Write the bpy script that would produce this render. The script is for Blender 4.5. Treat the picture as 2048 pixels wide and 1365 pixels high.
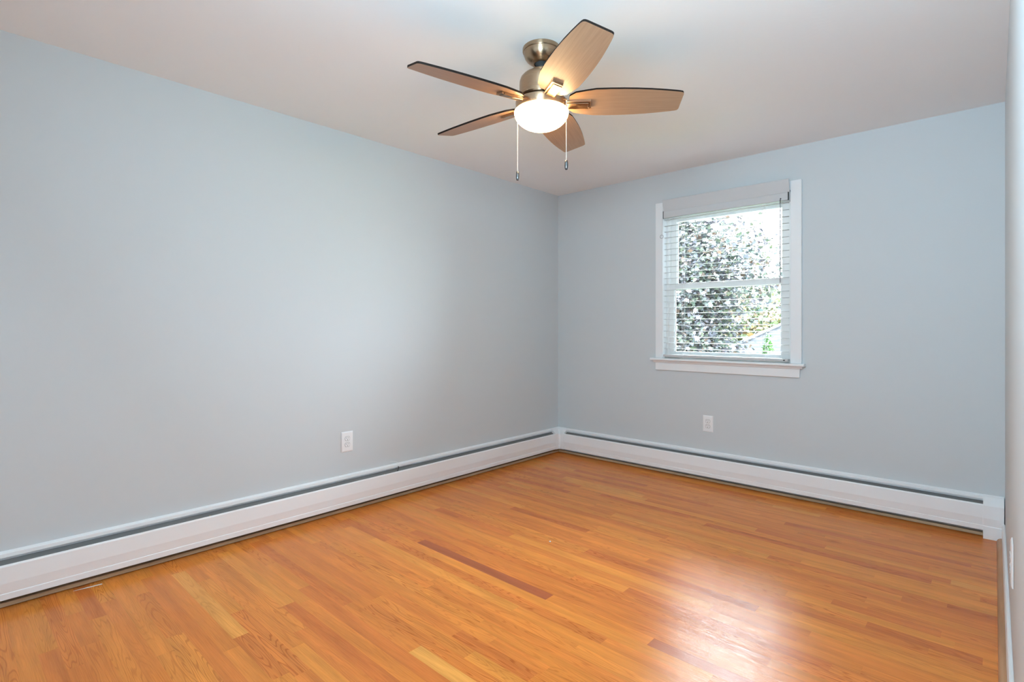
import bpy, bmesh, math, random
from mathutils import Vector, Matrix

# ------------------------------------------------------------------ scene, camera, world, lights
for o in list(bpy.data.objects):
    bpy.data.objects.remove(o)
SC = bpy.context.scene
COL = SC.collection
SC.view_settings.view_transform = 'Standard'
SC.view_settings.look = 'None'
SC.view_settings.exposure = 0.0
SC.view_settings.gamma = 1.0
SC.view_settings.use_curve_mapping = False
SC.cycles.use_denoising = True
SC.cycles.max_bounces = 14
SC.cycles.diffuse_bounces = 8
SC.cycles.transparent_max_bounces = 24
SC.cycles.sample_clamp_indirect = 12.0

CAM = Vector((3.111, -4.039, 1.181))
YAW = math.radians(42.557)
cd = bpy.data.cameras.new('camera')
cd.sensor_width = 36.0
cd.lens = 1063.0 / 2048.0 * 36.0
cd.shift_y = -27.0 / 2048.0
cd.clip_start = 0.01
cam = bpy.data.objects.new('camera', cd)
cam.location = CAM
cam.rotation_euler = (math.pi / 2, 0, YAW)
COL.objects.link(cam)
SC.camera = cam

SKY = 92.0
W = bpy.data.worlds.new('sky')
SC.world = W
W.use_nodes = True
bg = W.node_tree.nodes['Background']
bg.inputs[0].default_value = (0.76, 0.895, 1.0, 1)
# overcast sky: three times brighter overhead than at the horizon
_n, _l = W.node_tree.nodes.new, W.node_tree.links.new
_tc = _n('ShaderNodeTexCoord')
_sx = _n('ShaderNodeSeparateXYZ')
_l(_tc.outputs['Generated'], _sx.inputs[0])
_mr = _n('ShaderNodeMapRange')
_mr.inputs['From Min'].default_value = 0.0
_mr.inputs['From Max'].default_value = 1.0
_mr.inputs['To Min'].default_value = SKY / 3
_mr.inputs['To Max'].default_value = SKY
_l(_sx.outputs['Z'], _mr.inputs['Value'])
_l(_mr.outputs[0], bg.inputs[1])


def area_light(name, loc, rot, sx, sy, power, color=(1, 1, 1), portal=False):
    l = bpy.data.lights.new(name, 'AREA')
    l.shape = 'RECTANGLE'
    l.size, l.size_y = sx, sy
    l.energy = power
    l.color = color
    if portal:
        l.cycles.is_portal = True
    o = bpy.data.objects.new(name, l)
    o.location = loc
    o.rotation_euler = rot
    COL.objects.link(o)
    return o


HALF = math.pi / 2
COOL = (0.565, 0.83, 1.0)
# added fill lights inside the solid walls behind the camera, in place of daylight
area_light('added_fill_entry', (4.28, -4.2, 1.45), (0, HALF, 0), 1.25, 1.5, 5, COOL)
area_light('added_fill_near', (1.75, -5.18, 1.5), (HALF, 0, 0), 1.5, 1.25, 9, COOL)
# added fill light out of frame, aimed up and towards the far end
area_light('added_fill_overhead', (2.66, -3.80, 1.90), Vector((0.04, -0.86, -0.51)).to_track_quat('Z', 'Y').to_euler(), 0.6, 0.6, 62, COOL)
# sampling portal over the window in view
area_light('window_portal', (1.5635, 0.17, 1.535), (-HALF, 0, 0), 0.96, 1.24, 1, portal=True)


# ------------------------------------------------------------------ helpers
def tag(o, label=None, cat=None, group=None, kind=None):
    if label: o['label'] = label
    if cat: o['category'] = cat
    if group: o['group'] = group
    if kind: o['kind'] = kind
    return o


def empty(name, loc=(0, 0, 0), label=None, cat=None, group=None, kind=None):
    o = bpy.data.objects.new(name, None)
    o.empty_display_size = 0.05
    o.location = loc
    COL.objects.link(o)
    return tag(o, label, cat, group, kind)


def obj(name, bm, mats, parent=None, smooth=False, bevel=0.0, segs=2, angle=40):
    """link a bmesh written in world coordinates as one mesh object"""
    bmesh.ops.recalc_face_normals(bm, faces=bm.faces[:])
    if parent is not None:
        bmesh.ops.translate(bm, verts=bm.verts[:], vec=-root_loc(parent))
    me = bpy.data.meshes.new(name)
    bm.to_mesh(me)
    bm.free()
    if not isinstance(mats, (list, tuple)):
        mats = [mats]
    for m in mats:
        me.materials.append(m)
    o = bpy.data.objects.new(name, me)
    COL.objects.link(o)
    if smooth:
        for p in me.polygons:
            p.use_smooth = True
        try:
            me.set_sharp_from_angle(angle=math.radians(angle))
        except Exception:
            pass
    if bevel > 0:
        md = o.modifiers.new('bevel', 'BEVEL')
        md.width = bevel
        md.segments = segs
        md.limit_method = 'ANGLE'
        md.angle_limit = math.radians(35)
    if parent is not None:
        o.parent = parent
    return o


def root_loc(p):
    v = Vector(p.location)
    while p.parent is not None:
        p = p.parent
        v = v + Vector(p.location)
    return v


def box(bm, x0, x1, y0, y1, z0, z1, mi=0):
    v = [bm.verts.new((x, y, z)) for z in (z0, z1) for y in (y0, y1) for x in (x0, x1)]
    for f in ((0, 2, 3, 1), (4, 5, 7, 6), (0, 1, 5, 4), (2, 6, 7, 3), (0, 4, 6, 2), (1, 3, 7, 5)):
        fc = bm.faces.new([v[i] for i in f])
        fc.material_index = mi


def boxes(*bs):
    bm = bmesh.new()
    for b in bs:
        box(bm, *b)
    return bm


def sweep(bm, prof, fn0, fn1):
    """closed profile [(d, z)] extruded between two placements"""
    a = [bm.verts.new(fn0(d, z)) for d, z in prof]
    b = [bm.verts.new(fn1(d, z)) for d, z in prof]
    n = len(prof)
    for i in range(n):
        bm.faces.new((a[i], a[(i + 1) % n], b[(i + 1) % n], b[i]))
    bm.faces.new(a[::-1])
    bm.faces.new(b)


def lathe(bm, prof, c, n=48, cap=True, axis=None):
    """profile [(r, z)] turned about the vertical through c (or about a direction)"""
    M = Matrix.Identity(3)
    if axis is not None:
        M = Vector((0, 0, 1)).rotation_difference(Vector(axis)).to_matrix()
    c = Vector(c)
    rings = []
    for r, z in prof:
        if r < 1e-6:
            rings.append([bm.verts.new(c + M @ Vector((0, 0, z)))])
        else:
            rings.append([bm.verts.new(c + M @ Vector((r * math.cos(2 * math.pi * i / n), r * math.sin(2 * math.pi * i / n), z))) for i in range(n)])
    for A, B in zip(rings, rings[1:]):
        if len(A) == 1 and len(B) == 1:
            continue
        for i in range(n):
            j = (i + 1) % n
            if len(A) == 1:
                bm.faces.new((A[0], B[j], B[i]))
            elif len(B) == 1:
                bm.faces.new((A[i], A[j], B[0]))
            else:
                bm.faces.new((A[i], A[j], B[j], B[i]))
    if cap:
        for R in (rings[0], rings[-1]):
            if len(R) > 2:
                bm.faces.new(R)


def tube(bm, pts, r, n=8):
    pts = [Vector(p) for p in pts]
    rings = []
    for i, p in enumerate(pts):
        t = (pts[min(i + 1, len(pts) - 1)] - pts[max(i - 1, 0)]).normalized()
        up = Vector((0, 0, 1)) if abs(t.z) < 0.9 else Vector((1, 0, 0))
        a = t.cross(up).normalized()
        b = t.cross(a)
        rr = r[i] if isinstance(r, (list, tuple)) else r
        rings.append([bm.verts.new(p + a * rr * math.cos(2 * math.pi * k / n) + b * rr * math.sin(2 * math.pi * k / n)) for k in range(n)])
    for A, B in zip(rings, rings[1:]):
        for k in range(n):
            bm.faces.new((A[k], A[(k + 1) % n], B[(k + 1) % n], B[k]))
    bm.faces.new(rings[0][::-1])
    bm.faces.new(rings[-1])


# ------------------------------------------------------------------ materials
def srgb(r, g, b):
    f = lambda c: (c / 255) / 12.92 if c / 255 <= 0.04045 else ((c / 255 + 0.055) / 1.055) ** 2.4
    return (f(r), f(g), f(b), 1)


def mat(name, color, rough=0.5, metal=0.0, spec=0.5, **kw):
    m = bpy.data.materials.new(name)
    m.use_nodes = True
    b = m.node_tree.nodes['Principled BSDF']
    b.inputs['Base Color'].default_value = color
    b.inputs['Roughness'].default_value = rough
    b.inputs['Metallic'].default_value = metal
    b.inputs['Specular IOR Level'].default_value = spec
    for k, v in kw.items():
        b.inputs[k.replace('_', ' ')].default_value = v
    return m


def nodes(m):
    nt = m.node_tree
    return nt, nt.nodes['Principled BSDF'], nt.nodes.new, nt.links.new


def noise_bump(m, scale, strength, dist=0.002, detail=4, stretch=None):
    nt, b, N, L = nodes(m)
    tc = N('ShaderNodeTexCoord')
    nz = N('ShaderNodeTexNoise')
    nz.inputs['Scale'].default_value = scale
    nz.inputs['Detail'].default_value = detail
    src = tc.outputs['Object']
    if stretch:
        mp = N('ShaderNodeMapping')
        mp.inputs['Scale'].default_value = stretch
        L(src, mp.inputs['Vector'])
        src = mp.outputs['Vector']
    L(src, nz.inputs['Vector'])
    bp = N('ShaderNodeBump')
    bp.inputs['Strength'].default_value = strength
    bp.inputs['Distance'].default_value = dist
    L(nz.outputs['Fac'], bp.inputs['Height'])
    L(bp.outputs['Normal'], b.inputs['Normal'])
    return nz, tc


M = {}
M['wall'] = mat('pale_blue_paint', (0.605, 0.643, 0.662, 1), 0.6, spec=0.35)
noise_bump(M['wall'], 160, 0.06, 0.001)
M['ceiling'] = mat('ceiling_paint', (0.88, 0.90, 0.91, 1), 0.9, spec=0.2)


def ceiling_nodes():
    nt, b, N, L = nodes(M['ceiling'])
    tc = N('ShaderNodeTexCoord')
    vo = N('ShaderNodeTexVoronoi')          # swirled plaster: rings about scattered centres
    vo.inputs['Scale'].default_value = 1.7
    L(tc.outputs['Object'], vo.inputs['Vector'])
    sn = N('ShaderNodeMath'); sn.operation = 'SINE'
    mu = N('ShaderNodeMath'); mu.operation = 'MULTIPLY'; mu.inputs[1].default_value = 150
    nz = N('ShaderNodeTexNoise'); nz.inputs['Scale'].default_value = 3.0
    L(tc.outputs['Object'], nz.inputs['Vector'])
    gt = N('ShaderNodeMapRange'); gt.inputs['From Min'].default_value = 0.52; gt.inputs['From Max'].default_value = 0.68
    L(nz.outputs['Fac'], gt.inputs['Value'])
    L(vo.outputs['Distance'], mu.inputs[0]); L(mu.outputs[0], sn.inputs[0])
    m2 = N('ShaderNodeMath'); m2.operation = 'MULTIPLY'
    L(sn.outputs[0], m2.inputs[0]); L(gt.outputs[0], m2.inputs[1])
    bp = N('ShaderNodeBump'); bp.inputs['Strength'].default_value = 0.05; bp.inputs['Distance'].default_value = 0.002
    L(m2.outputs[0], bp.inputs['Height']); L(bp.outputs['Normal'], b.inputs['Normal'])


ceiling_nodes()
M['trim'] = mat('white_trim_paint', (0.82, 0.84, 0.855, 1), 0.35, spec=0.45)
noise_bump(M['trim'], 60, 0.05, 0.001)
M['heater'] = mat('white_heater_enamel', (0.87, 0.885, 0.90, 1), 0.38, spec=0.45)
noise_bump(M['heater'], 25, 0.04, 0.002)
M['damper'] = mat('grey_damper_metal', (0.17, 0.17, 0.172, 1), 0.45, spec=0.4)
noise_bump(M['damper'], 40, 0.05, 0.001)
M['dark'] = mat('dark_interior_metal', (0.03, 0.03, 0.03, 1), 0.8)
noise_bump(M['dark'], 60, 0.05)
M['vinyl'] = mat('white_window_vinyl', (0.80, 0.80, 0.79, 1), 0.35)
noise_bump(M['vinyl'], 60, 0.03, 0.001)
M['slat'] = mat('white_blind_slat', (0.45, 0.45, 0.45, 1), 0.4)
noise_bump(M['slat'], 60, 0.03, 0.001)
M['blind_rail'] = mat('blind_rail_enamel', (0.58, 0.59, 0.60, 1), 0.4)
noise_bump(M['blind_rail'], 60, 0.03, 0.001)
M['cord'] = mat('white_cord', (0.75, 0.75, 0.74, 1), 0.8)
noise_bump(M['cord'], 900, 0.2, 0.0005)
M['wand'] = mat('grey_clear_plastic', (0.34, 0.34, 0.35, 1), 0.15, spec=0.6)
noise_bump(M['wand'], 90, 0.03, 0.001)
M['black'] = mat('black_plastic', (0.02, 0.02, 0.02, 1), 0.5)
noise_bump(M['black'], 90, 0.03, 0.001)
M['plate'] = mat('white_outlet_plastic', (0.86, 0.875, 0.89, 1), 0.3)
noise_bump(M['plate'], 90, 0.02, 0.001)
M['chain'] = mat('pale_bead_chain', (0.80, 0.79, 0.77, 1), 0.3, metal=0.5)
noise_bump(M['chain'], 300, 0.02, 0.0005)
M['fob'] = mat('dark_chrome_fob', (0.16, 0.16, 0.16, 1), 0.22, metal=0.9)
noise_bump(M['fob'], 120, 0.12, 0.001)
M['paper'] = mat('white_scrap', (0.85, 0.82, 0.78, 1), 0.4)
noise_bump(M['paper'], 90, 0.05, 0.001)


def brushed(name, color, rough):
    m = mat(name, color, rough, metal=1.0)
    nt, b, N, L = nodes(m)
    nz, tc = noise_bump(m, 14, 0.05, 0.0006, 3, (1, 1, 60))
    mr = N('ShaderNodeMapRange')
    mr.inputs['To Min'].default_value = rough - 0.05
    mr.inputs['To Max'].default_value = rough + 0.08
    L(nz.outputs['Fac'], mr.inputs['Value'])
    L(mr.outputs[0], b.inputs['Roughness'])
    b.inputs['Anisotropic'].default_value = 0.8
    b.inputs['Anisotropic Rotation'].default_value = 0.25
    tg = N('ShaderNodeTangent')          # brushed round the turning axis
    tg.direction_type = 'RADIAL'
    tg.axis = 'Z'
    L(tg.outputs[0], b.inputs['Tangent'])
    return m


M['nickel'] = brushed('brushed_nickel', (0.45, 0.315, 0.205, 1), 0.28)


def wood(name, dark, light, scale=(3, 90, 90), rough=0.45, spec=0.4, contrast=(0.3, 0.7)):
    """straight-grained wood; grain runs along the texture's x (uv)"""
    m = mat(name, light, rough, spec=spec)
    nt, b, N, L = nodes(m)
    uv = N('ShaderNodeUVMap')
    mp = N('ShaderNodeMapping'); mp.inputs['Scale'].default_value = scale
    L(uv.outputs['UV'], mp.inputs['Vector'])
    nz = N('ShaderNodeTexNoise'); nz.inputs['Scale'].default_value = 1.0; nz.inputs['Detail'].default_value = 5
    nz.inputs['Distortion'].default_value = 0.6
    L(mp.outputs['Vector'], nz.inputs['Vector'])
    cr = N('ShaderNodeValToRGB')
    cr.color_ramp.elements[0].position = contrast[0]; cr.color_ramp.elements[0].color = dark
    cr.color_ramp.elements[1].position = contrast[1]; cr.color_ramp.elements[1].color = light
    L(nz.outputs['Fac'], cr.inputs['Fac']); L(cr.outputs['Color'], b.inputs['Base Color'])
    return m


M['blade'] = wood('fan_blade_walnut', (0.34, 0.205, 0.125, 1), (0.45, 0.29, 0.18, 1), scale=(5, 190, 190), rough=0.36, spec=0.5, contrast=(0.2, 0.8))
M['blade_edge'] = mat('fan_blade_dark_edge', (0.014, 0.009, 0.007, 1), 0.6, spec=0.12)
noise_bump(M['blade_edge'], 40, 0.05, 0.001)
M['raw_wood'] = mat('raw_pine_strip', (0.42, 0.28, 0.16, 1), 0.7)
M['shoe'] = mat('oak_shoe_moulding', (0.46, 0.23, 0.105, 1), 0.4)
for k, d, l in (('raw_wood', (0.46, 0.33, 0.20, 1), (0.62, 0.46, 0.29, 1)), ('shoe', (0.36, 0.17, 0.07, 1), (0.52, 0.27, 0.13, 1))):
    nt, b, N, L = nodes(M[k])
    nz, tc = noise_bump(M[k], 30, 0.1, 0.001, 4, (0.1, 0.1, 1) if k == 'raw_wood' else (1, 0.06, 1))
    cr = N('ShaderNodeValToRGB')
    cr.color_ramp.elements[0].position = 0.35; cr.color_ramp.elements[0].color = d
    cr.color_ramp.elements[1].position = 0.65; cr.color_ramp.elements[1].color = l
    L(nz.outputs['Fac'], cr.inputs['Fac']); L(cr.outputs['Color'], b.inputs['Base Color'])


def lamp_glass():
    m = mat('lit_frosted_glass', (0.9, 0.88, 0.82, 1), 0.4)
    nt, b, N, L = nodes(m)
    b.inputs['Emission Color'].default_value = (1.0, 0.66, 0.31, 1)
    b.inputs['Emission Strength'].default_value = LAMP
    nz, tc = noise_bump(m, 40, 0.02, 0.001)
    return m


LAMP = 34.0
M['lamp'] = lamp_glass()


def pane_glass():
    m = bpy.data.materials.new('window_pane_glass')
    m.use_nodes = True
    nt = m.node_tree
    nt.nodes.clear()
    N, L = nt.nodes.new, nt.links.new
    out = N('ShaderNodeOutputMaterial')
    tr = N('ShaderNodeBsdfTransparent'); tr.inputs[0].default_value = (0.95, 0.965, 0.96, 1)
    gl = N('ShaderNodeBsdfGlossy'); gl.inputs['Roughness'].default_value = 0.02
    fr = N('ShaderNodeFresnel'); fr.inputs['IOR'].default_value = 1.5
    mx = N('ShaderNodeMixShader')
    L(fr.outputs[0], mx.inputs[0]); L(tr.outputs[0], mx.inputs[1]); L(gl.outputs[0], mx.inputs[2])
    L(mx.outputs[0], out.inputs['Surface'])
    return m


M['glass'] = pane_glass()


def floor_material():
    m = mat('oak_strip_floor', srgb(196, 120, 60), 0.3, spec=0.215)
    m.node_tree.nodes['Principled BSDF'].inputs['Coat Weight'].default_value = 0.0
    m.node_tree.nodes['Principled BSDF'].inputs['Coat Roughness'].default_value = 0.15
    nt, b, N, L = nodes(m)
    uv = N('ShaderNodeUVMap')                      # x: metres along the board (+ offset), y: across
    at = N('ShaderNodeVertexColor'); at.layer_name = 'board'
    sp = N('ShaderNodeSeparateColor'); L(at.outputs['Color'], sp.inputs[0])
    tone = N('ShaderNodeValToRGB')
    els = tone.color_ramp.elements
    els[0].position = 0.0; els[0].color = FLOOR_TONES[0]
    els[1].position = 1.0; els[1].color = FLOOR_TONES[-1]
    for p, c in zip((0.25, 0.5, 0.75), FLOOR_TONES[1:4]):
        e = els.new(p); e.color = c
    L(sp.outputs[0], tone.inputs['Fac'])
    # broad figure: contours of a field stretched along the board (cathedrals and straight grain)
    mp = N('ShaderNodeMapping'); mp.inputs['Scale'].default_value = (1.15, 15.0, 1.0)
    L(uv.outputs['UV'], mp.inputs['Vector'])
    n1 = N('ShaderNodeTexNoise'); n1.inputs['Scale'].default_value = 1.0; n1.inputs['Detail'].default_value = 2.0
    n1.inputs['Roughness'].default_value = 0.4
    L(mp.outputs['Vector'], n1.inputs['Vector'])
    amp = N('ShaderNodeMapRange'); amp.inputs['To Min'].default_value = 60; amp.inputs['To Max'].default_value = 190
    L(sp.outputs[1], amp.inputs['Value'])
    ph = N('ShaderNodeMath'); ph.operation = 'MULTIPLY'
    L(n1.outputs['Fac'], ph.inputs[0]); L(amp.outputs[0], ph.inputs[1])
    sn = N('ShaderNodeMath'); sn.operation = 'SINE'; L(ph.outputs[0], sn.inputs[0])
    ring = N('ShaderNodeMapRange'); ring.inputs['From Min'].default_value = 0.35; ring.inputs['From Max'].default_value = 1.0
    L(sn.outputs[0], ring.inputs['Value'])
    # fine pores
    mp2 = N('ShaderNodeMapping'); mp2.inputs['Scale'].default_value = (9.0, 420.0, 1.0)
    L(uv.outputs['UV'], mp2.inputs['Vector'])
    n2 = N('ShaderNodeTexNoise'); n2.inputs['Scale'].default_value = 1.0; n2.inputs['Detail'].default_value = 3
    L(mp2.outputs['Vector'], n2.inputs['Vector'])
    pore = N('ShaderNodeMapRange'); pore.inputs['From Min'].default_value = 0.42; pore.inputs['From Max'].default_value = 0.72
    L(n2.outputs['Fac'], pore.inputs['Value'])
    # slow mottling along the board
    mp3 = N('ShaderNodeMapping'); mp3.inputs['Scale'].default_value = (2.2, 22.0, 1.0)
    L(uv.outputs['UV'], mp3.inputs['Vector'])
    n3 = N('ShaderNodeTexNoise'); n3.inputs['Scale'].default_value = 1.0; n3.inputs['Detail'].default_value = 2
    L(mp3.outputs['Vector'], n3.inputs['Vector'])
    mot = N('ShaderNodeMapRange'); mot.inputs['From Min'].default_value = 0.3; mot.inputs['From Max'].default_value = 0.7
    mot.inputs['To Min'].default_value = 0.84; mot.inputs['To Max'].default_value = 1.12
    L(n3.outputs['Fac'], mot.inputs['Value'])

    def mixmul(fac_socket, strength, col, dark):
        fm = N('ShaderNodeMath'); fm.operation = 'MULTIPLY'; fm.inputs[1].default_value = strength
        L(fac_socket, fm.inputs[0])
        mx = N('ShaderNodeMix'); mx.data_type = 'RGBA'; mx.blend_type = 'MULTIPLY'
        L(fm.outputs[0], mx.inputs[0]); L(col, mx.inputs[6]); mx.inputs[7].default_value = dark
        return mx.outputs[2]
    fg = N('ShaderNodeMath'); fg.operation = 'POWER'; fg.inputs[1].default_value = 1.6
    L(sp.outputs[1], fg.inputs[0])
    rf_ = N('ShaderNodeMath'); rf_.operation = 'MULTIPLY'
    L(ring.outputs[0], rf_.inputs[0]); L(fg.outputs[0], rf_.inputs[1])
    c = mixmul(rf_.outputs[0], 0.80, tone.outputs['Color'], (0.66, 0.50, 0.40, 1))
    c = mixmul(pore.outputs[0], 0.45, c, (0.72, 0.58, 0.45, 1))
    vm = N('ShaderNodeVectorMath'); vm.operation = 'SCALE'
    L(c, vm.inputs[0]); L(mot.outputs[0], vm.inputs['Scale'])
    L(vm.outputs[0], b.inputs['Base Color'])
    # worn varnish: gloss varies in soft patches
    tc = N('ShaderNodeTexCoord')
    n4 = N('ShaderNodeTexNoise'); n4.inputs['Scale'].default_value = 2.0; n4.inputs['Detail'].default_value = 3
    L(tc.outputs['Object'], n4.inputs['Vector'])
    rg = N('ShaderNodeMapRange'); rg.inputs['From Min'].default_value = 0.3; rg.inputs['From Max'].default_value = 0.7
    rg.inputs['To Min'].default_value = FLOOR_ROUGH[0]; rg.inputs['To Max'].default_value = FLOOR_ROUGH[1]
    L(n4.outputs['Fac'], rg.inputs['Value']); L(rg.outputs[0], b.inputs['Roughness'])
    ad = N('ShaderNodeMath'); ad.operation = 'ADD'
    L(rf_.outputs[0], ad.inputs[0]); L(pore.outputs[0], ad.inputs[1])
    bp = N('ShaderNodeBump'); bp.inputs['Strength'].default_value = 0.20; bp.inputs['Distance'].default_value = 0.0010
    bp.invert = True
    L(ad.outputs[0], bp.inputs['Height']); L(bp.outputs['Normal'], b.inputs['Normal']); L(bp.outputs['Normal'], b.inputs['Coat Normal'])
    return m


FLOOR_TONES = [(0.42, 0.112, 0.042, 1), (0.67, 0.195, 0.040, 1), (0.76, 0.248, 0.046, 1), (0.81, 0.300, 0.054, 1), (0.87, 0.41, 0.095, 1)]
FLOOR_ROUGH = (0.17, 0.27)
M['floor'] = floor_material()


def leaf_mat(name, rough=0.5, trans=0.25):
    m = bpy.data.materials.new(name)
    m.use_nodes = True
    nt, b, N, L = nodes(m)
    at = N('ShaderNodeVertexColor'); at.layer_name = 'leafcol'
    tc = N('ShaderNodeTexCoord')
    nz = N('ShaderNodeTexNoise'); nz.inputs['Scale'].default_value = 30
    L(tc.outputs['Object'], nz.inputs['Vector'])
    mr = N('ShaderNodeMapRange'); mr.inputs['To Min'].default_value = 0.7; mr.inputs['To Max'].default_value = 1.3
    L(nz.outputs['Fac'], mr.inputs['Value'])
    vm = N('ShaderNodeVectorMath'); vm.operation = 'SCALE'
    L(at.outputs['Color'], vm.inputs[0]); L(mr.outputs[0], vm.inputs['Scale'])
    L(vm.outputs[0], b.inputs['Base Color'])
    b.inputs['Roughness'].default_value = rough
    tl = N('ShaderNodeBsdfTranslucent'); L(vm.outputs[0], tl.inputs[0])
    mx = N('ShaderNodeMixShader'); mx.inputs[0].default_value = trans
    L(b.outputs[0], mx.inputs[1]); L(tl.outputs[0], mx.inputs[2])
    L(mx.outputs[0], nt.nodes['Material Output'].inputs['Surface'])
    return m


M['leaf'] = leaf_mat('tree_leaf')
M['needle'] = leaf_mat('conifer_foliage', 0.6, 0.2)
M['bark'] = mat('grey_bark', (0.09, 0.08, 0.075, 1), 0.9)
noise_bump(M['bark'], 20, 0.6, 0.02, 6, (1, 1, 0.2))
M['lawn'] = mat('lawn_grass', (0.06, 0.09, 0.03, 1), 0.9)
noise_bump(M['lawn'], 14, 0.5, 0.05)
M['siding'] = mat('house_siding', (0.30, 0.29, 0.28, 1), 0.7)
noise_bump(M['siding'], 3, 0.3, 0.02, 2, (0.1, 0.1, 12))


def shingles():
    m = mat('grey_roof_shingles', (0.13, 0.125, 0.135, 1), 0.85, spec=0.2)
    nt, b, N, L = nodes(m)
    uv = N('ShaderNodeUVMap')
    br = N('ShaderNodeTexBrick')
    br.inputs['Scale'].default_value = 1.0
    br.inputs['Brick Width'].default_value = 0.35; br.inputs['Row Height'].default_value = 0.15
    br.inputs['Mortar Size'].default_value = 0.035
    br.inputs['Color1'].default_value = (0.016, 0.015, 0.018, 1)
    br.inputs['Color2'].default_value = (0.012, 0.0115, 0.014, 1)
    br.inputs['Mortar'].default_value = (0.005, 0.005, 0.006, 1)  # shadow line of each shingle row, put into the colour
    L(uv.outputs['UV'], br.inputs['Vector']); L(br.outputs['Color'], b.inputs['Base Color'])
    return m


M['shingle'] = shingles()
M['ridge'] = mat('pale_ridge_cap', (0.04, 0.04, 0.043, 1), 0.8)
noise_bump(M['ridge'], 20, 0.1, 0.005)

# ------------------------------------------------------------------ the room
H = 2.44
YN = -5.20                      # near wall, behind the camera
def xr(y): return 3.132 - 0.006 * y      # right wall, not quite square
WX0, WX1, WZ0, WZ1 = 1.085, 2.042, 0.912, 2.14      # window opening in the back wall


def struct(name, bm, m, **kw):
    o = obj(name, bm, m, **kw)
    o['kind'] = 'structure'
    return o


struct('wall_left', boxes((-0.14, 0, YN - 0.14, 0.12, -0.1, H)), M['wall'])
struct('wall_back', boxes((0, WX0, 0, 0.12, -0.1, H), (WX1, 4.45, 0, 0.12, -0.1, H),
                          (WX0, WX1, 0, 0.12, -0.1, WZ0), (WX0, WX1, 0, 0.12, WZ1, H)), M['wall'])
bm = bmesh.new()                # right wall: ends at the entry, where the photographer stands
pl = [(xr(0), 0), (xr(0) + 0.12, 0), (xr(-3.05) + 0.12, -3.05), (xr(-3.05), -3.05)]
lo = [bm.verts.new((x, y, -0.1)) for x, y in pl]
hi = [bm.verts.new((x, y, H)) for x, y in pl]
for i in range(4):
    bm.faces.new((lo[i], lo[(i + 1) % 4], hi[(i + 1) % 4], hi[i]))
bm.faces.new(lo); bm.faces.new(hi)
struct('wall_right', bm, M['wall'])
struct('wall_near', boxes((0, 4.45, YN - 0.14, YN, -0.1, H)), M['wall'])
struct('wall_entry', boxes((4.3, 4.42, YN, -3.05, -0.1, H), (xr(-3.05) + 0.12, 4.42, -3.05, -2.93, -0.1, H)), M['wall'])
struct('ceiling', boxes((-0.14, 4.45, YN - 0.14, 0.12, H, H + 0.12)), M['ceiling'])


def build_floor():
    rnd = random.Random(11)
    bm = bmesh.new()
    col = bm.loops.layers.float_color.new('board')
    uvl = bm.loops.layers.uv.new('UVMap')
    sw = 0.0570
    base = -2.1875 - sw * 60

    def board(x0, x1, y0, y1, tone, fig, off):
        y0c, y1c = max(y0, YN - 0.14), min(y1, 0.12)
        v = [bm.verts.new(p) for p in ((x0, y0c, 0), (x1, y0c, 0), (x1, y1c, 0), (x0, y1c, 0))]
        f = bm.faces.new(v)
        for l in f.loops:
            l[col] = (tone, fig, 0, 1)
            p = l.vert.co
            l[uvl].uv = (p.x + off[0], p.y - y0 + off[1])
    for r in range(0, 110):
        y0 = base + r * sw
        y1 = y0 + sw
        if y1 < YN - 0.13 or y0 > 0.11:
            continue
        x = -0.14 - rnd.uniform(0, 0.9)
        fixed = []
        if abs(y1 - (-2.1875)) < 1e-4:
            fixed = [(0.755, 1.66, 0.02, 0.0)]         # the dark red board
        while x < 4.45:
            ln = rnd.choice((rnd.uniform(0.22, 0.6), rnd.uniform(0.45, 1.2), rnd.uniform(0.6, 1.6)))
            x1 = min(x + ln, 4.45)
            t = min(max(rnd.gauss(0.50, 0.16), 0.22), 0.93)
            if rnd.random() < 0.006:
                t = rnd.uniform(0.08, 0.2)
            fg = rnd.random()
            for fx0, fx1, ft, ff in fixed:
                if x < fx0 < x1 or abs(x - fx0) < 1e-6:
                    if abs(x - fx0) < 1e-6:
                        x1, t, fg = fx1, ft, ff
                    else:
                        x1 = fx0
            board(max(x, -0.14), x1, y0, y1, t, fg, (rnd.uniform(0, 90), rnd.uniform(0, 40)))
            x = x1
    # thickness below the boards
    box(bm, -0.14, 4.45, YN - 0.14, 0.12, -0.12, -0.004)
    me = bpy.data.meshes.new('floor')
    bm.to_mesh(me); bm.free()
    me.materials.append(M['floor'])
    o = bpy.data.objects.new('floor', me)
    COL.objects.link(o)
    o['kind'] = 'structure'


build_floor()

# raw wood strips along the foot of the walls, white baseboard and oak shoe on the right
struct('trim_1', boxes((0, 0.028, YN, 0, 0.005, 0.023), (0, 0.018, YN, 0, 0, 0.005)), M['raw_wood'], bevel=0.002)
struct('trim_2', boxes((0.028, 3.04, -0.026, 0, 0.005, 0.021), (0.018, 3.04, -0.016, 0, 0, 0.005)), M['raw_wood'], bevel=0.002)


def along_right(prof, y0, y1):
    bm = bmesh.new()
    sweep(bm, prof, lambda d, z: (xr(y0) - d, y0, z), lambda d, z: (xr(y1) - d, y1, z))
    return bm


struct('baseboard_right', along_right([(0, 0), (0.014, 0), (0.014, 0.085), (0.011, 0.095), (0.006, 0.10), (0, 0.10)], -0.068, -3.05), M['trim'], bevel=0.0015)
arc = [(0.014, 0)] + [(0.014 + 0.021 * math.cos(a), 0.020 * math.sin(a)) for a in [i * HALF / 6 for i in range(7)]]
struct('trim_3', along_right(arc, -0.070, -3.05), M['shoe'], smooth=True)


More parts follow.
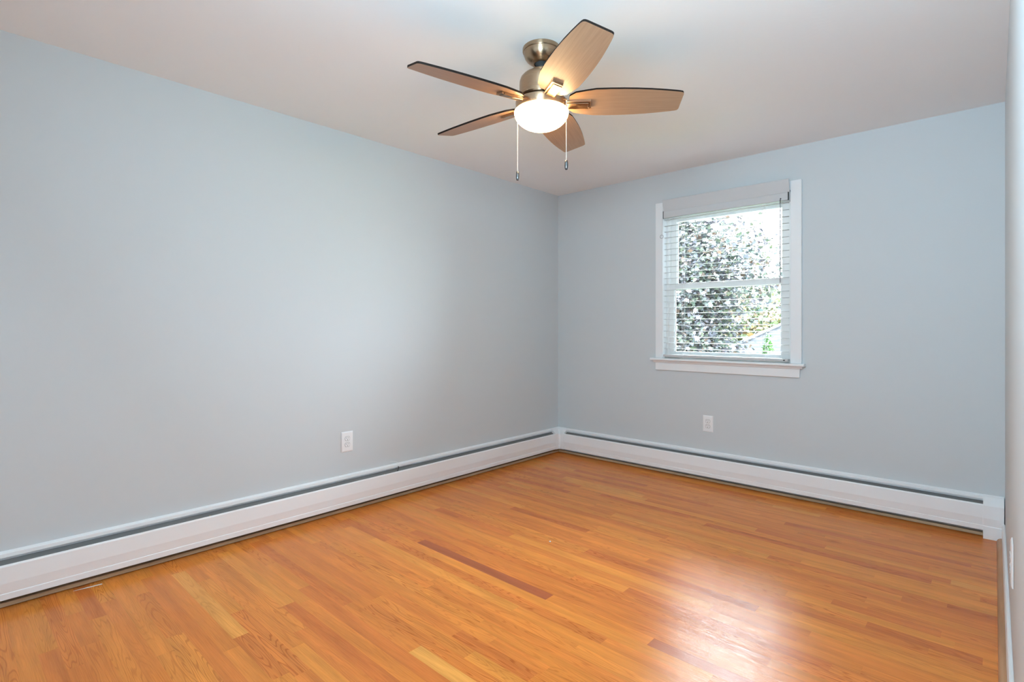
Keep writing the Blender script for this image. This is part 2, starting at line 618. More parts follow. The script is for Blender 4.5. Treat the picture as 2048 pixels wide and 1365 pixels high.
# ------------------------------------------------------------------ baseboard heaters
BACK = [(0, 0.030), (0.006, 0.030), (0.006, 0.222), (0.015, 0.219), (0.015, 0.2085), (0.0185, 0.2085), (0.0185, 0.2245), (0, 0.2325)]
FRONT = [(0.050, 0.186), (0.056, 0.1905), (0.0625, 0.1895), (0.0655, 0.184), (0.068, 0.116), (0.0635, 0.074), (0.0655, 0.0715), (0.0650, 0.047),
         (0.055, 0.045), (0.055, 0.048), (0.0625, 0.050), (0.0625, 0.070), (0.0605, 0.073), (0.065, 0.116), (0.0625, 0.182), (0.061, 0.187), (0.056, 0.188), (0.0515, 0.184)]
DAMP = [(0.007, 0.196), (0.0095, 0.198), (0.058, 0.1735), (0.0565, 0.171)]
FIN = [(0.010, 0.075), (0.050, 0.075), (0.050, 0.135), (0.010, 0.135)]


def heater(name, f0, f1, label, group):
    t = empty(name, f0(0, 0), label, 'heater', group)
    for nm, pr, m in (('back_panel', BACK, M['heater']), ('front_cover', FRONT, M['heater']), ('damper', DAMP, M['damper']), ('fin_element', FIN, M['dark'])):
        bm = bmesh.new()
        sweep(bm, pr, f0, f1)
        obj(nm, bm, m, t)
    return t


g = 'baseboard heaters along the walls'
hl = heater('baseboard_heater', lambda d, z: (d, -0.111, z), lambda d, z: (d, -4.75, z),
            'long white baseboard heater along the left wall under the single outlet', g)
hb = heater('baseboard_heater', lambda d, z: (0.111, -d, z), lambda d, z: (3.045, -d, z),
            'white baseboard heater on the window wall, with closed end cap at right', g)
# end cap of the heater below the window
CAP = [(0, 0), (0.066, 0), (0.0665, 0.070), (0.0645, 0.0735), (0.0695, 0.116), (0.067, 0.186), (0.0185, 0.2265), (0, 0.2345)]
bm = bmesh.new()
sweep(bm, CAP, lambda d, z: (3.041, -d, z), lambda d, z: (3.1285, -d, z))
obj('end_cap', bm, M['heater'], hb, bevel=0.0012)
# screws and a loose bracket in the slot of the left heater
for sy in (-3.05, -1.97):
    bm = bmesh.new()
    lathe(bm, [(0.0045, 0.0), (0.0042, 0.002), (0.0025, 0.0035), (0, 0.004)], (0.036, sy, 0.1835), 12, axis=(0.5, 0, 0.86))
    obj('screw', bm, M['nickel'], hl, smooth=True)
bm = bmesh.new()
tube(bm, [(0.0205, -1.846, 0.214), (0.026, -1.846, 0.208), (0.033, -1.853, 0.200), (0.042, -1.868, 0.186)], 0.0026, 6)
br = obj('wire_hook', bm, M['dark'], hl, smooth=True)
bm = bmesh.new()
tube(bm, [(0.001, -1.90, 0.252), (0.003, -1.862, 0.246), (0.012, -1.848, 0.240), (0.0205, -1.846, 0.228), (0.0205, -1.846, 0.214)], 0.0016, 6)
obj('wire_tail', bm, M['heater'], br, smooth=True)
# joint plate on the damper
bm = bmesh.new()
sweep(bm, [(0.009, 0.199), (0.056, 0.1752), (0.056, 0.1762), (0.009, 0.200)], lambda d, z: (d, -1.86, z), lambda d, z: (d, -1.72, z))
obj('joint_plate', bm, M['damper'], hl)

# corner cover where the two heaters meet
t = empty('heater_corner_cover', (0, 0, 0), 'white corner cover joining the two baseboard heaters below the room corner', 'corner cover')
bm = bmesh.new()
rings = []
for d, z in [(0.018, 0.2335), (0.0195, 0.2315), (0.0195, 0.2165), (0.058, 0.193), (0.0665, 0.187), (0.070, 0.116), (0.0655, 0.074), (0.0672, 0.0715), (0.0665, 0.044)]:
    A = 0.113
    c = 0.010
    pts = [(0, 0), (A, 0), (A, -d), (d + c, -d), (d, -d - c), (d, -A), (0, -A)]
    rings.append([bm.verts.new((x, y, z)) for x, y in pts])
for a, b in zip(rings, rings[1:]):
    for i in range(7):
        bm.faces.new((a[i], a[(i + 1) % 7], b[(i + 1) % 7], b[i]))
bm.faces.new(rings[0]); bm.faces.new(rings[-1][::-1])
obj('corner_cover_shell', bm, M['heater'], t)


# ------------------------------------------------------------------ window
win = empty('window_1', (1.5635, 0, WZ0), kind='structure')
# casing: two legs and a head, with a raised outer edge
def casing_bm():
    bm = bmesh.new()
    for x0, x1, ox in ((1.022, 1.087, 1.022), (2.040, 2.110, 2.097)):
        box(bm, x0, x1, -0.018, 0, 0.9325, 2.200)
    box(bm, 1.087, 2.040, -0.018, 0, 2.134, 2.200)
    return bm
obj('casing', casing_bm(), M['trim'], win, bevel=0.003)
obj('jamb', boxes((WX0 - 0.004, WX0 + 0.004, -0.012, 0.16, WZ0, WZ1), (WX1 - 0.004, WX1 + 0.004, -0.012, 0.16, WZ0, WZ1),
                  (WX0 + 0.004, WX1 - 0.004, -0.012, 0.16, WZ1 - 0.006, WZ1 + 0.004)), M['trim'], win, bevel=0.001)
bm = bmesh.new()
sweep(bm, [(-0.10, 0.912), (0.044, 0.912), (0.050, 0.916), (0.052, 0.922), (0.050, 0.928), (0.044, 0.9325), (-0.10, 0.9325)],
      lambda d, z: (0.988, -d, z) if d > 0 else (0.988, -0.0005, z), lambda d, z: (2.132, -d, z) if d > 0 else (2.132, -0.0005, z))
box(bm, WX0 + 0.004, WX1 - 0.004, -0.001, 0.16, 0.905, 0.930)
sweep(bm, [(0, 0.896), (0.026, 0.896), (0.030, 0.903), (0.036, 0.912), (0, 0.912)], lambda d, z: (1.004, -d, z), lambda d, z: (2.116, -d, z))
obj('window_sill', bm, M['trim'], win, bevel=0.001)
obj('apron', boxes((1.020, 2.098, -0.017, 0, 0.834, 0.896)), M['trim'], win, bevel=0.003)
bm = boxes((WX0 + 0.004, WX0 + 0.026, 0.040, 0.125, 0.93, 2.134), (WX1 - 0.026, WX1 - 0.004, 0.040, 0.125, 0.93, 2.134),
           (WX0 + 0.026, WX1 - 0.026, 0.040, 0.125, 2.10, 2.134), (WX0 + 0.026, WX1 - 0.026, 0.040, 0.15, 0.930, 0.944))
obj('frame', bm, M['vinyl'], win, bevel=0.002)


def sash(name, y0, y1, z0, z1, zb, zt, gx0, gx1):
    """zb, zt: the glass edges"""
    bx0, bx1 = WX0 + 0.026, WX1 - 0.026
    s = obj(name, boxes((bx0, gx0, y0, y1, z0, z1), (gx1, bx1, y0, y1, z0, z1), (gx0, gx1, y0, y1, z0, zb), (gx0, gx1, y0, y1, zt, z1),
                        (gx0 - 0.003, gx0 + 0.007, y0 + 0.012, y1 - 0.012, zb, zt), (gx1 - 0.007, gx1 + 0.003, y0 + 0.012, y1 - 0.012, zb, zt)), M['vinyl'], win, bevel=0.002)
    ym = (y0 + y1) / 2
    obj('pane', boxes((gx0 - 0.004, gx1 + 0.004, ym - 0.002, ym + 0.002, zb - 0.004, zt + 0.004)), M['glass'], s)
    return s


sash('lower_sash', 0.045, 0.079, 0.944, 1.534, 0.987, 1.492, 1.156, 1.963)
sash('upper_sash', 0.082, 0.116, 1.492, 2.10, 1.528, 2.046, 1.160, 1.962)
bm = boxes((1.535, 1.575, 0.030, 0.045, 1.516, 1.526), (1.548, 1.562, 0.022, 0.040, 1.526, 1.533))
obj('sash_lock', bm, M['vinyl'], win, bevel=0.002)

# ------------------------------------------------------------------ blind
BX0, BX1 = 1.099, 2.032
bl = empty('window_blind', (1.5655, -0.017, 2.117), 'white horizontal window blind lowered with open slats inside the window casing', 'blind')
bm = boxes((BX0, BX1, -0.036, -0.034, 2.066, 2.119), (BX0, BX1, -0.036, 0.012, 2.066, 2.068), (BX0, BX1, 0.010, 0.012, 2.066, 2.119), (BX0 + .002, BX1 - .002, -0.034, 0.010, 2.116, 2.118))
obj('headrail', bm, M['blind_rail'], bl, bevel=0.0012)
for x0, x1 in ((1.0905, 1.0985), (2.0325, 2.0405)):
    s = 1 if x0 < 1.5 else -1
    br = obj('mounting_bracket', boxes((x0, x1, -0.020, 0.016, 2.062, 2.124)), M['blind_rail'], bl, bevel=0.001)
    xe = (x1, x1 + 0.0035) if s > 0 else (x0 - 0.0035, x0)
    obj('rail_end', boxes((xe[0], xe[1], -0.0395, -0.030, 2.064, 2.121)), M['black'], br)
# valance board above the rail, leaning out at the top
bm = bmesh.new()
def val(d, z): return (d, z)
VAL = [(0.030, 2.121), (0.034, 2.1195), (0.060, 2.205), (0.058, 2.2095), (0.054, 2.2095), (0.050, 2.204)]
sweep(bm, VAL, lambda d, z: (BX0 + 0.004, -d, z), lambda d, z: (BX1 + 0.008, -d, z))
obj('valance', bm, M['blind_rail'], bl, bevel=0.001)
for vx in (1.31, 1.72):
    pass
bm = bmesh.new()
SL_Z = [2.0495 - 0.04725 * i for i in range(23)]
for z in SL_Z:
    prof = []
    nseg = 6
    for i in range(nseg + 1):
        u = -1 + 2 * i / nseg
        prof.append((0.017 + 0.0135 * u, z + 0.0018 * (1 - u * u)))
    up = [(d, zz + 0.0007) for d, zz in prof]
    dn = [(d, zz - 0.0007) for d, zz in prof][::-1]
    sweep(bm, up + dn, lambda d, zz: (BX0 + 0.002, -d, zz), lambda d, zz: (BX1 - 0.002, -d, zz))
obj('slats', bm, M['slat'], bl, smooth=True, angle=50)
br = obj('bottom_rail', boxes((BX0 + 0.002, BX1 - 0.002, -0.042, 0.008, 0.944, 0.964)), M['blind_rail'], bl, bevel=0.004, segs=3)
for x in (1.262, 1.868):
    bm = bmesh.new()
    lathe(bm, [(0.007, 0), (0.006, 0.003), (0, 0.004)], (x, -0.0415, 0.952), 12, axis=(0, -1, 0))
    obj('cord_button', bm, M['blind_rail'], br, smooth=True)
obj('end_plug', boxes((2.000, 2.012, -0.0445, -0.040, 0.950, 0.956)), M['black'], br)
for x in (1.262, 1.868):
    bm = bmesh.new()
    for y, dx in ((-0.0315, -0.004), (-0.0025, 0.006)):
        tube(bm, [(x + dx, y, 2.07), (x + dx, y, 1.5), (x + dx, y, 0.955)], 0.0011, 6)
    tube(bm, [(x + 0.011, -0.0315, 2.07), (x + 0.011, -0.0315, 1.5), (x + 0.010, -0.0435, 0.93)], 0.0009, 6)
    obj('ladder_cord', bm, M['cord'], bl)
bm = bmesh.new()
tube(bm, [(1.984, -0.050, 2.046), (1.984, -0.051, 1.80), (1.984, -0.052, 1.494)], [0.0030, 0.0036, 0.0044], 8)
w = obj('tilt_wand', bm, M['wand'], bl, smooth=True)
bm = bmesh.new()
tube(bm, [(1.984, -0.036, 2.082), (1.984, -0.047, 2.081), (1.984, -0.050, 2.070), (1.984, -0.050, 2.040)], 0.0028, 8)
obj('wand_hook', bm, M['black'], w, smooth=True)
# lift cord with its ring at the left end
bm = bmesh.new()
tube(bm, [(1.089, -0.030, 2.068), (1.0888, -0.031, 2.03), (1.0865, -0.031, 1.985), (1.0845, -0.031, 1.962), (1.0842, -0.031, 1.936)], 0.0016, 6)
lc = obj('lift_cord', bm, M['cord'], bl, smooth=True)
bm = bmesh.new()
pts = [(1.0842 + 0.0145 * math.sin(a), -0.031, 1.920 + 0.0145 * math.cos(a)) for a in [i * 2 * math.pi / 24 for i in range(25)]]
tube(bm, pts, 0.0015, 6)
obj('cord_ring', bm, M['wand'], lc, smooth=True)


# ------------------------------------------------------------------ outlets
def outlet(origin, u, n, w, h, label):
    """origin: plate centre on the wall; u: direction to the right of the plate; n: out of the wall"""
    O, u, n = Vector(origin), Vector(u), Vector(n)
    z = Vector((0, 0, 1))
    P = lambda a, b, c: O + u * a + z * b + n * c
    t = empty('electrical_outlet', O, label, 'outlet', 'electrical outlets on the walls')
    bm = bmesh.new()
    hw, hh = w / 2, h / 2
    rs = []
    for k, c in ((0, 0.0), (0, 0.0030), (0.006, 0.0058), (0.0075, 0.006)):
        rs.append([bm.verts.new(P(a * (hw - k), b * (hh - k), c)) for a, b in ((-1, -1), (1, -1), (1, 1), (-1, 1))])
    for A, B in zip(rs, rs[1:]):
        for i in range(4):
            bm.faces.new((A[i], A[(i + 1) % 4], B[(i + 1) % 4], B[i]))
    bm.faces.new(rs[0]); bm.faces.new(rs[-1])
    obj('cover_plate', bm, M['plate'], t, bevel=0.0008)
    for s in (1, -1):
        cz = s * 0.0195
        bm = bmesh.new()
        for c0, c1, k in ((0.0055, 0.0078, 1.0),):
            ring = []
            for i in range(32):
                a = 2 * math.pi * i / 32
                x_, y_ = 0.0172 * math.cos(a), 0.0172 * math.sin(a)
                y_ = max(-0.0135, min(0.0135, y_))
                ring.append((x_, y_))
            A = [bm.verts.new(P(x_, cz + y_, c0)) for x_, y_ in ring]
            B = [bm.verts.new(P(x_ * .97, cz + y_ * .97, c1)) for x_, y_ in ring]
            for i in range(32):
                bm.faces.new((A[i], A[(i + 1) % 32], B[(i + 1) % 32], B[i]))
            bm.faces.new(B); bm.faces.new(A[::-1])
        r = obj('receptacle', bm, M['plate'], t)
        bm = bmesh.new()                      # dark disc drawn for the shade in the gap round the receptacle
        A = [bm.verts.new(P(x_ * 1.075, cz + y_ * 1.085, 0.0055)) for x_, y_ in ring]
        B = [bm.verts.new(P(x_ * 1.075, cz + y_ * 1.085, 0.0064)) for x_, y_ in ring]
        for i in range(32):
            bm.faces.new((A[i], A[(i + 1) % 32], B[(i + 1) % 32], B[i]))
        bm.faces.new(B); bm.faces.new(A[::-1])
        obj('gap_shade', bm, M['damper'], r)
        bm = bmesh.new()
        for a0, a1, b0, b1 in ((-0.0072, -0.0050, 0.000, 0.0085), (0.0050, 0.0070, 0.001, 0.0080), (-0.0022, 0.0022, -0.0095, -0.0050)):
            v = [bm.verts.new(P(a, cz + b, c)) for c in (0.0070, 0.0081) for a, b in ((a0, b0), (a1, b0), (a1, b1), (a0, b1))]
            for f in ((0, 3, 2, 1), (4, 5, 6, 7), (0, 1, 5, 4), (1, 2, 6, 5), (2, 3, 7, 6), (3, 0, 4, 7)):
                bm.faces.new([v[i] for i in f])
        obj('slot', bm, M['black'], r)
    bm = bmesh.new()
    lathe(bm, [(0.003, 0), (0.0028, 0.001), (0, 0.0014)], P(0, 0, 0.0058), 12, axis=n)
    obj('screw', bm, M['plate'], t, smooth=True)
    return t


outlet((0, -2.229, 0.4435), (0, 1, 0), (1, 0, 0), 0.082, 0.130, 'white double outlet on the left wall above the long baseboard heater')
outlet((1.454, 0, 0.4395), (1, 0, 0), (0, -1, 0), 0.080, 0.126, 'white double outlet on the far wall beneath the window')
nr = Vector((-1, -0.006, 0)).normalized()
outlet((xr(-1.72) - 0.0005, -1.72, 0.433), (0.006, -1, 0), nr, 0.082, 0.138, 'white outlet plate seen edge-on along the right wall')

# ------------------------------------------------------------------ ceiling fan
FX, FY = 1.588, -2.1845
fan = empty('ceiling_fan', (FX, FY, H), 'five-blade ceiling fan with lit glass bowl and brushed bronze body', 'ceiling fan')
C0 = (FX, FY, 0)
bm = bmesh.new()
lathe(bm, [(0.030, H - 0.0015), (0.083, H - 0.0005), (0.0845, H - 0.003), (0.0845, H - 0.016), (0.0825, H - 0.019), (0.0800, H - 0.0195), (0.0795, H - 0.022), (0.0785, H - 0.030),
           (0.074, H - 0.043), (0.066, H - 0.054), (0.057, H - 0.0615), (0.0555, H - 0.0625), (0.0535, H - 0.064), (0.046, H - 0.0695), (0.040, H - 0.072), (0.033, H - 0.0715), (0.032, H - 0.066), (0.030, H - 0.05)], C0, 64, cap=False)
obj('canopy', bm, M['nickel'], fan, smooth=True, angle=30)
bm = bmesh.new()
lathe(bm, [(0.0, H - 0.045), (0.022, H - 0.05), (0.030, H - 0.062), (0.028, H - 0.072), (0.0165, H - 0.080), (0.014, H - 0.085), (0.014, H - 0.112)], C0, 32)
obj('hanger_ball', bm, M['dark'], fan, smooth=True)
bm = bmesh.new()
lathe(bm, [(0.014, H - 0.098), (0.030, H - 0.099), (0.050, H - 0.103), (0.057, H - 0.109), (0.058, H - 0.113), (0.066, H - 0.1155), (0.082, H - 0.124), (0.093, H - 0.136), (0.0975, H - 0.150),
           (0.099, H - 0.166), (0.099, H - 0.206), (0.1005, H - 0.2085), (0.1005, H - 0.222), (0.097, H - 0.228), (0.090, H - 0.230), (0.060, H - 0.231)], C0, 64)
obj('motor_housing', bm, M['nickel'], fan, smooth=True, angle=30)
bm = bmesh.new()
lathe(bm, [(0.058, H - 0.228), (0.058, H - 0.238), (0.100, H - 0.240), (0.112, H - 0.2415), (0.1155, H - 0.244), (0.1165, H - 0.248), (0.1150, H - 0.272), (0.1130, H - 0.2785), (0.109, H - 0.2785), (0.105, H - 0.270)], C0, 64, cap=False)
obj('light_fitter', bm, M['nickel'], fan, smooth=True, angle=30)
bm = bmesh.new()
pr = [(0.106, H - 0.272), (0.1100, H - 0.2790), (0.1170, H - 0.2825), (0.1208, H - 0.2858)]
for i in range(15):
    a = i / 14 * HALF
    pr.append((0.1222 * math.cos(a), H - 0.289 - 0.080 * math.sin(a)))
lathe(bm, pr, C0, 64, cap=False)
obj('glass_bowl', bm, M['lamp'], fan, smooth=True, angle=80)

BZ, PITCH = 2.194, -0.2545
HW = [(0.124, 0.040), (0.1265, 0.047), (0.1505, 0.0668), (0.200, 0.0782), (0.238, 0.0858), (0.300, 0.0870), (0.360, 0.0862), (0.420, 0.0835), (0.480, 0.0790), (0.540, 0.0720), (0.585, 0.0655), (0.605, 0.0620),
      (0.615, 0.0585), (0.6195, 0.053), (0.621, 0.046)]


def blade(k):
    a = math.radians(-104.2 + 72 * k)
    e = Vector((math.cos(a), math.sin(a), 0))
    n0 = Vector((-math.sin(a), math.cos(a), 0))
    n = n0 * math.cos(PITCH) + Vector((0, 0, 1)) * math.sin(PITCH)
    N_ = e.cross(n)
    O = Vector((FX, FY, BZ))
    # slight tilt of the whole rotor, as it hangs
    P = lambda s, w, t: (lambda p: p + Vector((0, 0, 0.005 * (p.x - FX) - 0.0108 * (p.y - FY))))(O + e * s + n * w + N_ * t)
    bm = bmesh.new()
    uvl = bm.loops.layers.uv.new('UVMap')
    outline = [(s, h) for s, h in HW] + [(s, -h) for s, h in HW[::-1]]
    T = 0.0042
    # rounded-edge slab: bottom face (wood), sides (dark), top face (dark)
    bot = [bm.verts.new(P(s, w, -T)) for s, w in outline]
    top = [bm.verts.new(P(s, w, T)) for s, w in outline]
    m = len(outline)
    h = m // 2

    def strip(v, mi):
        for i in range(h - 1):
            f = bm.faces.new((v[i], v[i + 1], v[m - 2 - i], v[m - 1 - i]))
            f.material_index = mi
            for l in f.loops:
                j = v.index(l.vert)
                l[uvl].uv = (outline[j][0] + 3.1 * k, outline[j][1])
    strip(bot, 0)
    strip(top, 1)
    for i in range(m):
        f = bm.faces.new((bot[i], bot[(i + 1) % m], top[(i + 1) % m], top[i]))
        f.material_index = 1
    b = obj('fan_blade', bm, [M['blade'], M['blade_edge']], fan)
    # blade iron: a ribbed tongue under the blade and an arm to the hub
    bm = bmesh.new()
    a0, a1 = 0.098, 0.222
    def slab(s0, s1, w0, w1, t0, t1):
        v = [bm.verts.new(P(s, w, t)) for t in (t0, t1) for s, w in ((s0, w0), (s1, w0), (s1, w1), (s0, w1))]
        for f in ((0, 3, 2, 1), (4, 5, 6, 7), (0, 1, 5, 4), (1, 2, 6, 5), (2, 3, 7, 6), (3, 0, 4, 7)):
            bm.faces.new([v[i] for i in f])
    slab(a0, a1, -0.0245, 0.0245, -0.0080, -T - 0.0002)
    slab(a0, a1, -0.0245, -0.0185, -0.0150, -0.0080)
    slab(a0, a1 - 0.012, -0.0130, 0.0245, -0.0165, -0.0080)
    slab(a1 - 0.008, a1, -0.0185, 0.0245, -0.0150, -0.0080)
    ir = obj('blade_iron', bm, M['nickel'], b, bevel=0.0012)
    return b


for k in range(5):
    blade(k)

# pull chains
RV = Vector((math.cos(YAW), math.sin(YAW), 0))
FV = Vector((-math.sin(YAW), math.cos(YAW), 0))


def chain(lat, dep, ztop, zf, r0):
    p = Vector((FX, FY, 0)) + RV * lat + FV * dep
    c = obj('pull_chain', bead_bm(p, ztop, zf + 0.004), M['chain'], fan, smooth=True, angle=180)
    bm = bmesh.new()
    lathe(bm, [(0, zf + 0.003), (0.0035, zf + 0.002), (0.0062, zf - 0.002), (0.0075, zf - 0.010), (0.0079, zf - 0.020), (0.0074, zf - 0.031), (0.0060, zf - 0.038), (0.0045, zf - 0.040), (0.0040, zf - 0.0375), (0, zf - 0.036)], p, 20)
    obj('chain_fob', bm, M['fob'], c, smooth=True, angle=50)
    # short arm from the fitter to the chain
    bm = bmesh.new()
    d = Vector((p.x - FX, p.y - FY, 0)).normalized()
    tube(bm, [Vector((FX, FY, ztop)) + d * 0.108, Vector((FX, FY, ztop)) + d * 0.121, Vector((p.x, p.y, ztop - 0.002)), Vector((p.x, p.y, ztop - 0.008))], 0.003, 8)
    obj('chain_guide', bm, M['nickel'], c, smooth=True)


def bead_bm(p, z0, z1):
    bm = bmesh.new()
    pr = []
    z = z0
    st = 0.0042
    while z > z1:
        pr += [(0.0006, z), (0.0014, z - st * 0.22), (0.0016, z - st * 0.5), (0.0014, z - st * 0.78)]
        z -= st
    lathe(bm, pr, p, 8)
    return bm


chain(-0.1065, 0.066, 2.188, 1.903, 0.12)
chain(0.1060, -0.064, 2.186, 1.914, 0.12)

# ------------------------------------------------------------------ litter on the floor
bm = bmesh.new()
pts = [(0.0585, -3.615, 0.0008), (0.0605, -3.57, 0.0008), (0.066, -3.514, 0.0008), (0.0745, -3.513, 0.0008), (0.0695, -3.56, 0.0008)]
a = [bm.verts.new(p) for p in pts]
b = [bm.verts.new((x, y, z + 0.0012)) for x, y, z in pts]
for i in range(5):
    bm.faces.new((a[i], a[(i + 1) % 5], b[(i + 1) % 5], b[i]))
bm.faces.new(a); bm.faces.new(b)
tag(obj('plastic_sliver', bm, M['paper']), 'thin white sliver lying on the floor by the left heater', 'scrap')
bm = bmesh.new()
lathe(bm, [(0, 0), (0.004, 0.0004), (0.0055, 0.003), (0.003, 0.006), (0, 0.0065)], (1.288, -1.744, 0), 7)
tag(obj('paint_chip', bm, M['paper']), 'tiny white crumb in the middle of the bare floor', 'scrap')

# ------------------------------------------------------------------ outside
GZ = -2.8
bm = boxes((-40, 40, 0.4, 60, GZ - 0.3, GZ))
struct('ground', bm, M['lawn'])


def maple_leaf_pts(s):
    r = [(90, 1.0), (70, 0.55), (48, 0.85), (30, 0.5), (5, 0.8), (-30, 0.42), (-90, 0.30), (-150, 0.42), (175, 0.8), (150, 0.5), (132, 0.85), (110, 0.55)]
    return [(s * k * math.cos(math.radians(a)), s * k * math.sin(math.radians(a))) for a, k in r]


def foliage(name, parent, clumps, palette, seed, size, m, simple=False):
    """clumps: (centre, radii, count, shell); leaves are small folded blades with their own colour"""
    rnd = random.Random(seed)
    bm = bmesh.new()
    col = bm.loops.layers.float_color.new('leafcol')
    for c, rad, cnt, shell in clumps:
        c = Vector(c)
        for _ in range(cnt):
            while True:
                d = Vector((rnd.uniform(-1, 1), rnd.uniform(-1, 1), rnd.uniform(-1, 1)))
                if 0.02 < d.length < 1:
                    break
            d = d.normalized() * (rnd.uniform(shell, 1.0) * rnd.uniform(0.86, 1.06))
            p = c + Vector((d.x * rad[0], d.y * rad[1], d.z * rad[2]))
            s = size * rnd.uniform(0.65, 1.25)
            R = Matrix.Rotation(rnd.uniform(0, 6.28), 3, 'Z') @ Matrix.Rotation(rnd.gauss(0.75, 0.5), 3, 'X') @ Matrix.Rotation(rnd.uniform(0, 6.28), 3, 'Z')
            colr = rnd.choice(palette)
            k = rnd.uniform(0.6, 1.4)
            colr = (colr[0] * k, colr[1] * k, colr[2] * k, 1)
            if simple:
                pts = [(0, -s), (s * 0.45, 0), (0, s), (-s * 0.45, 0)]
            else:
                pts = maple_leaf_pts(s)
            vs = []
            for x, y in pts:
                vs.append(bm.verts.new(p + R @ Vector((x, y, -0.35 * abs(x) - 0.2 * y * y / s))))
            half = len(vs) // 2
            f1 = bm.faces.new([vs[i] for i in range(0, half + 1)])
            f2 = bm.faces.new([vs[i] for i in range(half, len(vs))] + [vs[0]])
            for f in (f1, f2):
                for l in f.loops:
                    l[col] = colr
    bmesh.ops.translate(bm, verts=bm.verts[:], vec=-root_loc(parent))
    me = bpy.data.meshes.new(name)
    bm.to_mesh(me); bm.free()
    me.materials.append(m)
    o = bpy.data.objects.new(name, me)
    COL.objects.link(o)
    o.parent = parent
    return o


def trunk(parent, base, top, r0, branches, seed):
    rnd = random.Random(seed)
    bm = bmesh.new()
    b, t = Vector(base), Vector(top)
    n = 8
    pts = [b.lerp(t, i / n) + Vector((rnd.uniform(-.04, .04), rnd.uniform(-.04, .04), 0)) * (i > 0) for i in range(n + 1)]
    tube(bm, pts, [r0 * (1 - 0.75 * i / n) for i in range(n + 1)], 10)
    for i in range(branches):
        k = rnd.uniform(0.45, 0.95)
        s = b.lerp(t, k)
        a = rnd.uniform(0, 6.28)
        ln = rnd.uniform(0.7, 1.5)
        d = Vector((math.cos(a), math.sin(a), rnd.uniform(0.2, 0.8)))
        tube(bm, [s, s + d * ln * 0.5 + Vector((0, 0, 0.05)), s + d * ln], [r0 * 0.35, r0 * 0.22, r0 * 0.06], 6)
    return obj('trunk', bm, M['bark'], parent, smooth=True)


MAPLE = [(0.0319, 0.0261, 0.0319), (0.0377, 0.0336, 0.0383), (0.0209, 0.0290, 0.0209), (0.0278, 0.0360, 0.0209), (0.0377, 0.0418, 0.0209), (0.0290, 0.0290, 0.0360), (0.0580, 0.0348, 0.0232), (0.0197, 0.0278, 0.0261), (0.0435, 0.0435, 0.0493)]
t = empty('maple_tree', (-2.35, 6.3, GZ), 'grey-green maple tree with mottled leaves filling the left of the window view', 'tree')
trunk(t, (-2.35, 6.3, GZ), (-2.2, 6.35, 2.6), 0.11, 14, 3)
foliage('foliage', t, [((-2.35, 6.3, 0.7), (1.95, 1.9, 2.5), 40000, 0.1), ((-2.0, 6.7, 2.3), (2.4, 1.5, 1.4), 20000, 0.0), ((-2.55, 6.6, 3.6), (1.6, 1.4, 1.6), 7000, 0.0)], MAPLE, 5, 0.068, M['leaf'])
ORANGE = [(0.1160, 0.0638, 0.0232), (0.0928, 0.0754, 0.0261), (0.0580, 0.0812, 0.0261), (0.1276, 0.0812, 0.0348), (0.0464, 0.0754, 0.0290), (0.0812, 0.0986, 0.0464)]
t = empty('autumn_tree', (-4.4, 18.5, GZ), 'pale orange and green tree behind the grey roof outside', 'tree')
trunk(t, (-4.4, 18.5, GZ), (-4.4, 18.5, 1.0), 0.13, 8, 4)
foliage('foliage', t, [((-4.4, 18.5, 0.5), (2.8, 2.2, 2.9), 9000, 0.3), ((-2.2, 19.6, 0.2), (2.0, 1.8, 2.6), 6000, 0.3)], ORANGE, 8, 0.13, M['leaf'])
t = empty('conifer_shrub', (-0.42, 7.6, GZ), 'bright green pointed conifer before the grey roof outside', 'shrub')
trunk(t, (-0.42, 7.6, GZ), (-0.42, 7.6, 0.85), 0.06, 0, 6)
rnd = random.Random(2)
clumps = []
for i in range(26):
    q = i / 25
    z = GZ + 0.5 + q * 3.20
    r = 0.09 + (1 - q) * 0.85
    clumps.append(((-0.42, 7.6, z), (r, r, 0.20), int(60 + 260 * (1 - q) * 0.6), 0.6))
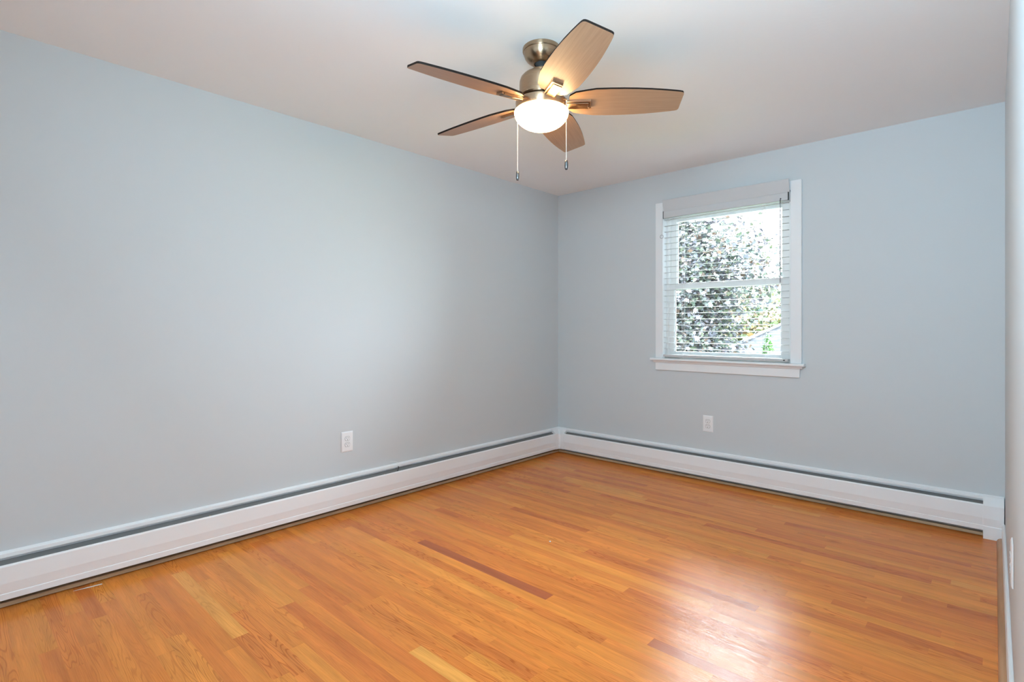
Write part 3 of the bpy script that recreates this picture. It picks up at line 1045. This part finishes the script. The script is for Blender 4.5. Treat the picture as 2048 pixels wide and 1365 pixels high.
foliage('foliage', t, clumps, [(0.03, 0.08, 0.010), (0.042, 0.11, 0.015), (0.02, 0.055, 0.007)], 9, 0.045, M['needle'], simple=True)

# neighbour's house with a hipped roof
t = empty('neighbor_house', (1.6, 12.4, GZ), 'low neighbouring house with a grey shingled hip roof outside the window', 'house')
ex0, ex1, ey0, ey1, ez = -2.70, 6.0, 9.6, 15.4, 0.29
rz = 2.06
rx0, rx1, ry = ex0 + 2.9, ex1 - 2.9, 12.5
obj('house_wall', boxes((ex0 + 0.35, ex1 - 0.35, ey0 + 0.35, ey1 - 0.35, GZ, ez + 0.02)), M['siding'], t)
bm = bmesh.new()
uvl = bm.loops.layers.uv.new('UVMap')
ev = [Vector(p) for p in ((ex0, ey0, ez), (ex1, ey0, ez), (ex1, ey1, ez), (ex0, ey1, ez))]
rg = [Vector((rx0, ry, rz)), Vector((rx1, ry, rz))]
for pts, ax in (((ev[0], ev[1], rg[1], rg[0]), 'x'), ((ev[1], ev[2], rg[1]), 'y'), ((ev[2], ev[3], rg[0], rg[1]), 'x'), ((ev[3], ev[0], rg[0]), 'y')):
    f = bm.faces.new([bm.verts.new(p) for p in pts])
    for l in f.loops:
        p = l.vert.co
        run = abs(p.y - (ey0 if pts[0] is ev[0] else ey1)) if ax == 'x' else abs(p.x - (ex1 if pts[0] is ev[1] else ex0))
        l[uvl].uv = ((p.x if ax == 'x' else p.y), math.hypot(run, p.z - ez))
f = bm.faces.new([bm.verts.new(p - Vector((0, 0, 0.12))) for p in ev])
for i in range(4):
    a_, b_ = ev[i], ev[(i + 1) % 4]
    bm.faces.new([bm.verts.new(p) for p in (a_, b_, b_ - Vector((0, 0, 0.12)), a_ - Vector((0, 0, 0.12)))])
bmesh.ops.remove_doubles(bm, verts=bm.verts[:], dist=1e-4)
rf = obj('roof', bm, M['shingle'], t)
bm = bmesh.new()
tube(bm, [ev[0] + Vector((0, 0, 0.02)), rg[0] + Vector((0, 0, 0.02))], 0.05, 6)
tube(bm, [rg[0] + Vector((0, 0, 0.02)), rg[1] + Vector((0, 0, 0.02))], 0.05, 6)
obj('ridge_cap', bm, M['ridge'], rf)
